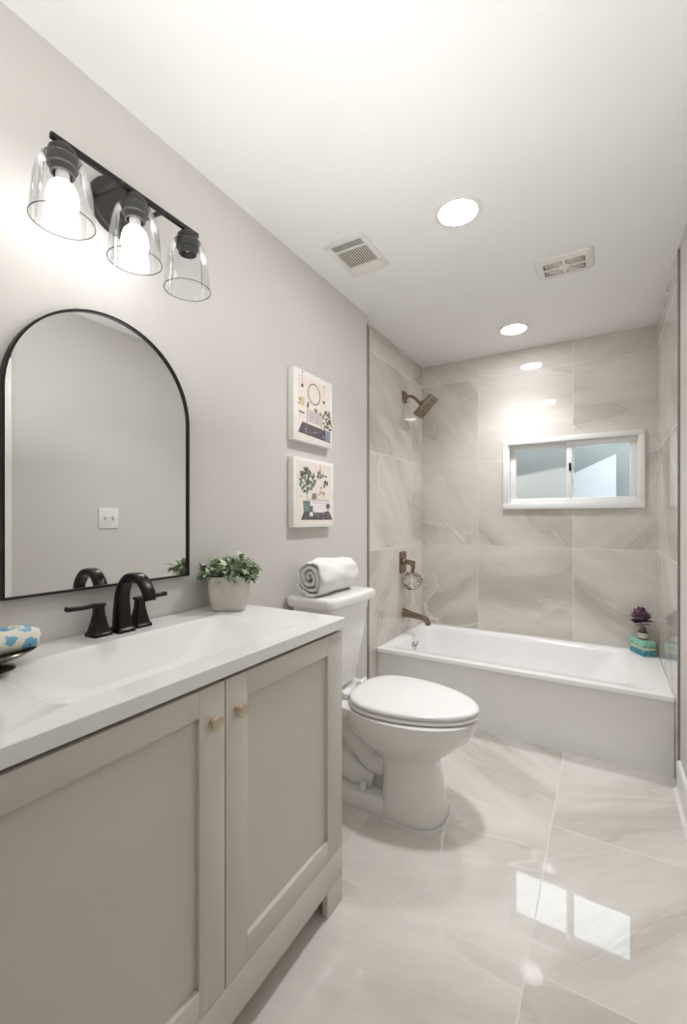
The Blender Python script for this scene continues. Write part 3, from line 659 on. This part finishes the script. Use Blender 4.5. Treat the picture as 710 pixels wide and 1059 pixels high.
A.line((.34, .405), (.86, .405), .022, 'grey'); A.line((.44, .36), (.78, .36), .01, 'grey')
for u in (.50, .72): A.line((u, .215), (u, .18), .012, 'grey')
A.poly([(.22, .23), (.37, .23), (.38, .37), (.21, .37)], 'teal'); A.line((.21, .37), (.38, .37), .02, 'leaf')
A.poly([(.36, .215), (.44, .215), (.45, .31), (.35, .31)], 'leaf'); A.poly([(.37, .16), (.45, .16), (.45, .22), (.37, .22)], 'white')
A.line((.30, .37), (.31, .66), .008, 'ink'); A.line((.31, .5), (.42, .7), .006, 'ink'); A.line((.305, .55), (.2, .75), .006, 'ink')
for k in range(44):
    a = rd.uniform(0, 6.3); r = math.sqrt(rd.random()); A.disc(.32+.19*r*math.cos(a), .68+.18*r*math.sin(a), .042, .020, rd.choice(('leaf', 'leaf', 'ink', 'teal')), 12, rd.uniform(0, 3.1))
A.line((.63, .94), (.64, .80), .005, 'ink')
for k in range(16): A.disc(rd.gauss(.64, .05), rd.uniform(.74, .84), .028, .015, rd.choice(('leaf', 'rug2', 'ink')), 10, rd.uniform(0, 3))
for k in range(9): A.disc(rd.gauss(.79, .03), rd.uniform(.62, .70), .025, .015, rd.choice(('leaf', 'ink')), 10, rd.uniform(0, 3))
for k in range(12): A.disc(rd.uniform(.56, .76), rd.uniform(.47, .62), .014, .012, rd.choice(('rug2', 'ink', 'ochre')), 8)
A.poly([(.42, .42), (.54, .42), (.53, .50), (.43, .50)], 'rug2'); A.disc(.84, .32, .055, .04, 'leaf'); A.line((.84, .28), (.84, .2), .02, 'rug2')
obj('print', A.bm, [AC[k] for k in AK], t, smooth=False)

# ------------------------------------------------------------------ toilet
TY = 1.70
tl = thing('toilet', 'white two-piece toilet with closed lid beside the vanity', 'toilet', (0.4, TY, 0))
bm = B()
# bowl and front pedestal
rings = [egg(.40, .665, TY, .128, .0, sq=2.6, back=3.2), egg(.402, .668, TY, .130, .012, sq=2.6, back=3.2), egg(.408, .662, TY, .124, .03, sq=2.6, back=3.2), egg(.412, .648, TY, .115, .12, sq=2.5, back=3), egg(.41, .634, TY, .108, .20, sq=2.4, back=2.8),
         egg(.385, .640, TY, .112, .236, sq=2.2, back=2.5), egg(.33, .672, TY, .135, .265, sq=2.1, back=2.3), egg(.275, .715, TY, .166, .30, sq=2.05, back=2.3), egg(.245, .752, TY, .187, .335, sq=2, back=2.3), egg(.235, .776, TY, .200, .37, sq=2, back=2.3), egg(.232, .785, TY, .205, .405, sq=2, back=2.3), egg(.234, .783, TY, .203, .418, sq=2, back=2.3), egg(.25, .772, TY, .19, .423, sq=2, back=2.3)]
loft(bm, rings)
# rear deck that carries the tank
loft(bm, [rr(.07, .34, TY-.105, TY+.105, .03, .335, 6), rr(.05, .36, TY-.140, TY+.140, .04, .372, 6), rr(.045, .38, TY-.160, TY+.160, .04, .405, 6), rr(.046, .38, TY-.160, TY+.160, .04, .417, 6), rr(.052, .37, TY-.152, TY+.152, .035, .424, 6)])
# foot at the rear and the trapway
loft(bm, [rr(.13, .46, TY-.118, TY+.118, .03, 0, 6), rr(.13, .46, TY-.120, TY+.120, .03, .012, 6), rr(.132, .46, TY-.112, TY+.112, .03, .03, 6), rr(.135, .46, TY-.108, TY+.108, .03, .052, 6), rr(.14, .46, TY-.10, TY+.10, .03, .058, 6)])
tube(bm, [(.44, TY, .20), (.36, TY, .175), (.28, TY, .235), (.20, TY, .32), (.12, TY, .35)], [.082, .072, .066, .068, .06], 22)
tube(bm, [(.10, TY, .33), (.12, TY, .22), (.18, TY, .13), (.27, TY, .085), (.36, TY, .07)], [.06, .062, .066, .068, .06], 22)
box(bm, (.13, TY-.022, .05), (.44, TY+.022, .36), .008)
obj('bowl', bm, M['porc'], tl, angle=45)
bm = B(); g = lambda z, e: egg(.399-e, .669+e, TY, .131+e, z, sq=2.6, back=3.2)
loft(bm, [g(.0, .004), g(.003, .003), g(.007, .0)], False, False); obj('caulk_bead', bm, M['seat'], tl)
for s in (-1, 1):
    bm = B(); lathe(bm, [(.016, 0), (.0165, .022), (.014, .034), (.008, .039), (.001, .040)], (.335, TY+s*.083, .056), None, 20); obj('bolt_cap', bm, M['seat'], tl)
bm = B(); sh = lambda d, z, e=0: egg(.262+d, .792-d, TY+.006, .203-d, z, n=64, sq=1.88, back=2.5, split=.37)
def ring_seat(z0, z1):
    loft(bm, [sh(.006, z0), sh(.0, z0+.004), sh(.0, z1-.005), sh(.005, z1)], True, True)
ring_seat(.426, .441); obj('seat', bm, M['seat'], tl, angle=50)
bm = B(); loft(bm, [sh(.008, .4425), sh(.003, .446), sh(.002, .455), sh(.006, .4605), sh(.02, .4635), sh(.06, .466), sh(.12, .4672)], True, True); obj('lid', bm, M['seat'], tl, angle=50)
for s in (-1, 1):
    bm = B(); box(bm, (.222, TY+s*.075-.022, .424), (.268, TY+s*.075+.022, .450), .007); cyl(bm, (.248, TY+s*.075-.03, .450), (.248, TY+s*.075+.03, .450), .008, None, 14, bev=.002); obj('hinge', bm, M['seat'], tl)
bm = B()
loft(bm, [rr(.05, .188, TY-.125, TY+.105, .028, .438, 7), rr(.045, .198, TY-.14, TY+.122, .032, .450, 7), rr(.038, .212, TY-.165, TY+.155, .034, .60, 7), rr(.030, .228, TY-.182, TY+.178, .034, .76, 7), rr(.028, .234, TY-.186, TY+.184, .034, .815, 7)])
lathe(bm, [(.05, .424), (.05, .44)], (.115, TY, 0), None, 24)
obj('tank', bm, M['porc'], tl, angle=45)
bm = B(); q = lambda d, z: rr(.012+d, .262-d, TY-.205+d, TY+.203-d, .034, z, 7)
loft(bm, [q(.008, .816), q(.002, .820), q(0, .826), q(0, .850), q(.004, .858), q(.012, .862), q(.03, .8635)]); obj('tank_lid', bm, M['porc'], tl, angle=50)

# rolled towel on the tank lid
bm = B()
turns, n, L = 3.1, 150, 0.31
cxy = Vector((0.128, 0, 0.9445)); spir = []
for k in range(n+1):
    f = k/n; an = 2*math.pi*turns*f + 2.2; r = 0.010+0.067*f**0.95
    spir.append((r, an))
def spv(r, an, y, w=0):
    ct = Vector((math.cos(an), 0, -math.sin(an)))
    p = Vector((cxy.x, y, cxy.z))+ct*r
    p += Vector((0, 0, 1))*0.0
    return p
ys = [0, .004, .012, .03, .06, .09, .12, .15, .18, .21, .24, .265, .285, .300, .306, .31]
W = 0.0165
y00 = 1.512
def skew(p, f, y):
    nv = noise.noise_vector(Vector((p.x*14, p.y*9, p.z*14)))
    n2 = noise.noise_vector(Vector((p.x*38+5, p.y*7, p.z*38)))
    p = p+Vector((nv.x, nv.y*0.5, nv.z))*0.013*(0.45+f)+Vector((n2.x, n2.y, n2.z))*0.0045; p.z = max(p.z, 0.8655)
    return p
rings = []
for y in ys:
    ring = []
    e = min(y, L-y); rw = W*min(1, 0.45+e/0.016)
    for k, (r, an) in enumerate(spir):
        f = k/n; ins = 0.008*math.sin(an*0.5)*(1 if y < L/2 else -1)*(1 if e < .02 else 0)
        ring.append(skew(spv(r+rw*0.5, an, y00+y+ins*0.5+0.01*(1-f)*(1 if y < .02 else 0)), f, y))
    for k, (r, an) in reversed(list(enumerate(spir))):
        f = k/n; ins = 0.008*math.sin(an*0.5)*(1 if y < L/2 else -1)*(1 if e < .02 else 0)
        ring.append(skew(spv(max(0.002, r-rw*0.5), an, y00+y+ins*0.5+0.01*(1-f)*(1 if y < .02 else 0)), f, y))
    rings.append(ring)
V = [[bm.verts.new(p) for p in r] for r in rings]; m = len(V[0])
for a, b in zip(V, V[1:]):
    for i in range(m): j = (i+1) % m; bm.faces.new((a[i], a[j], b[j], b[i]))
for r in (V[0], V[-1]):
    for i in range(n): bm.faces.new((r[i], r[i+1], r[m-2-i], r[m-1-i]))
solo('hand_towel', bm, M['towel'], 'rolled white terry towel lying on the toilet tank lid', 'towel', (cxy.x, y00+L/2, 0.8655), angle=70)

# ------------------------------------------------------------------ boxes, vase and flower on the tub corner
def wrap(name, c1, c2, sc):
    t = NT(name); tc = t.n('ShaderNodeTexCoord').outputs['Object']
    v = t.n('ShaderNodeTexVoronoi', {'feature': 'DISTANCE_TO_EDGE'}, Vector=tc, Scale=sc).outputs[0]
    col = t.ramp(v, [(0.04, lin(c2)), (0.09, lin(c1))])
    return t.done(t.n('ShaderNodeBsdfPrincipled', Base_Color=col, Roughness=0.45).outputs[0])
bc = Vector((1.404, 3.212, 0)); ba = math.atan2(-0.85, 0.52)
def sbox(z0, z1, hx, hy, da, mat, label, off=(0, 0)):
    bm = B(); m = Matrix.Translation((bc.x+off[0], bc.y+off[1], 0)) @ Matrix.Rotation(ba+da, 4, 'Z')
    box(bm, (-hx, -hy, z0), (hx, hy, z1), 0.006, mat=m, seg=3)
    solo('wrapped_soap', bm, mat, label, 'soap', (bc.x+off[0], bc.y+off[1], z0), 'wrapped soaps on the tub corner', angle=60)
sbox(HT+.0005, HT+.031, .066, .038, 0, wrap('teal_wrap', (22, 112, 134), (120, 190, 200), 60), 'teal patterned wrapped soap, bottom of the stack on tub corner')
sbox(HT+.0315, HT+.055, .062, .036, .03, wrap('pale_green_wrap', (176, 206, 170), (206, 222, 196), 40), 'pale green wrapped soap, middle of the stack on tub corner', (0.001, 0.002))
sbox(HT+.0555, HT+.090, .066, .037, -.04, wrap('mint_wrap', (130, 192, 166), (168, 212, 190), 45), 'mint green wrapped soap, top of the stack under the vase', (-0.001, 0.001))
vz = HT+.0905; vc = Vector((1.404, 3.212, vz))
vs2 = thing('bud_vase', 'small clear glass bud vase standing on the wrapped soaps', 'vase', vc)
bm = B(); prof = [(0.022, 0), (0.0255, 0.004), (0.026, 0.038), (0.0245, 0.046), (0.017, 0.054), (0.015, 0.062), (0.0185, 0.070), (0.0165, 0.070), (0.0135, 0.062), (0.0235, 0.038), (0.022, 0.008), (0.001, 0.007)]
lathe(bm, prof, vc, None, 28); obj('vase_glass', bm, glass('smoky_vase_glass', (0.74, 0.70, 0.62), refl=1.4), vs2)
bm = B(); lathe(bm, [(0.0262, 0.008), (0.0266, 0.010), (0.0266, 0.036), (0.0262, 0.038)], vc, None, 28, 0, False, False); obj('paper_band', bm, basic('cream_paper', (214, 206, 192), 0.6), vs2)
fl = thing('peony_flower', 'dark purple flower bloom standing in the bud vase', 'flower', vc+Vector((0, 0, 0.0075)))
bm = B(); fcz = vc+Vector((-0.008, -0.002, 0.098)); tube(bm, [vc+Vector((0.002, 0, 0.0085)), vc+Vector((0.001, 0, 0.06)), vc+Vector((-0.004, 0.001, 0.085)), fcz], [0.0025]*4, 8)
leaf(bm, vc+Vector((-0.002, 0, 0.078)), (0.75, -0.35, 0.35), 0.045, 0.014, 0); leaf(bm, vc+Vector((-0.002, 0, 0.074)), (-0.8, -0.3, 0.25), 0.04, 0.012, 0)
obj('stem', bm, basic('flower_stem', (86, 92, 52), 0.6, var=0.2), fl)
pm = [basic('petal_plum', (122, 94, 112), 0.6, var=0.2, scale=50), basic('petal_deep', (84, 60, 76), 0.6, var=0.2, scale=50), basic('petal_light', (158, 130, 146), 0.6, var=0.2, scale=50)]
bm = B(); rp = random.Random(3)
for lay, (cnt, el, L, wd) in enumerate(((9, -0.25, .062, .030), (11, 0.2, .070, .032), (11, 0.6, .076, .032), (9, 0.95, .080, .028), (6, 1.3, .082, .022))):
    for k in range(cnt):
        a = 2*math.pi*(k+0.5*(lay % 2))/cnt+rp.uniform(-.2, .2); e = el+rp.uniform(-.12, .12); Lk = L*rp.uniform(.85, 1.1)
        d = Vector((math.cos(a)*math.cos(e), math.sin(a)*math.cos(e), math.sin(e)))
        leaf(bm, fcz+Vector((0, 0, 0.002*lay)), d, Lk, wd, rp.choice((0, 0, 1, 2)), curl=-0.55)
obj('petals', bm, pm, fl, angle=80)
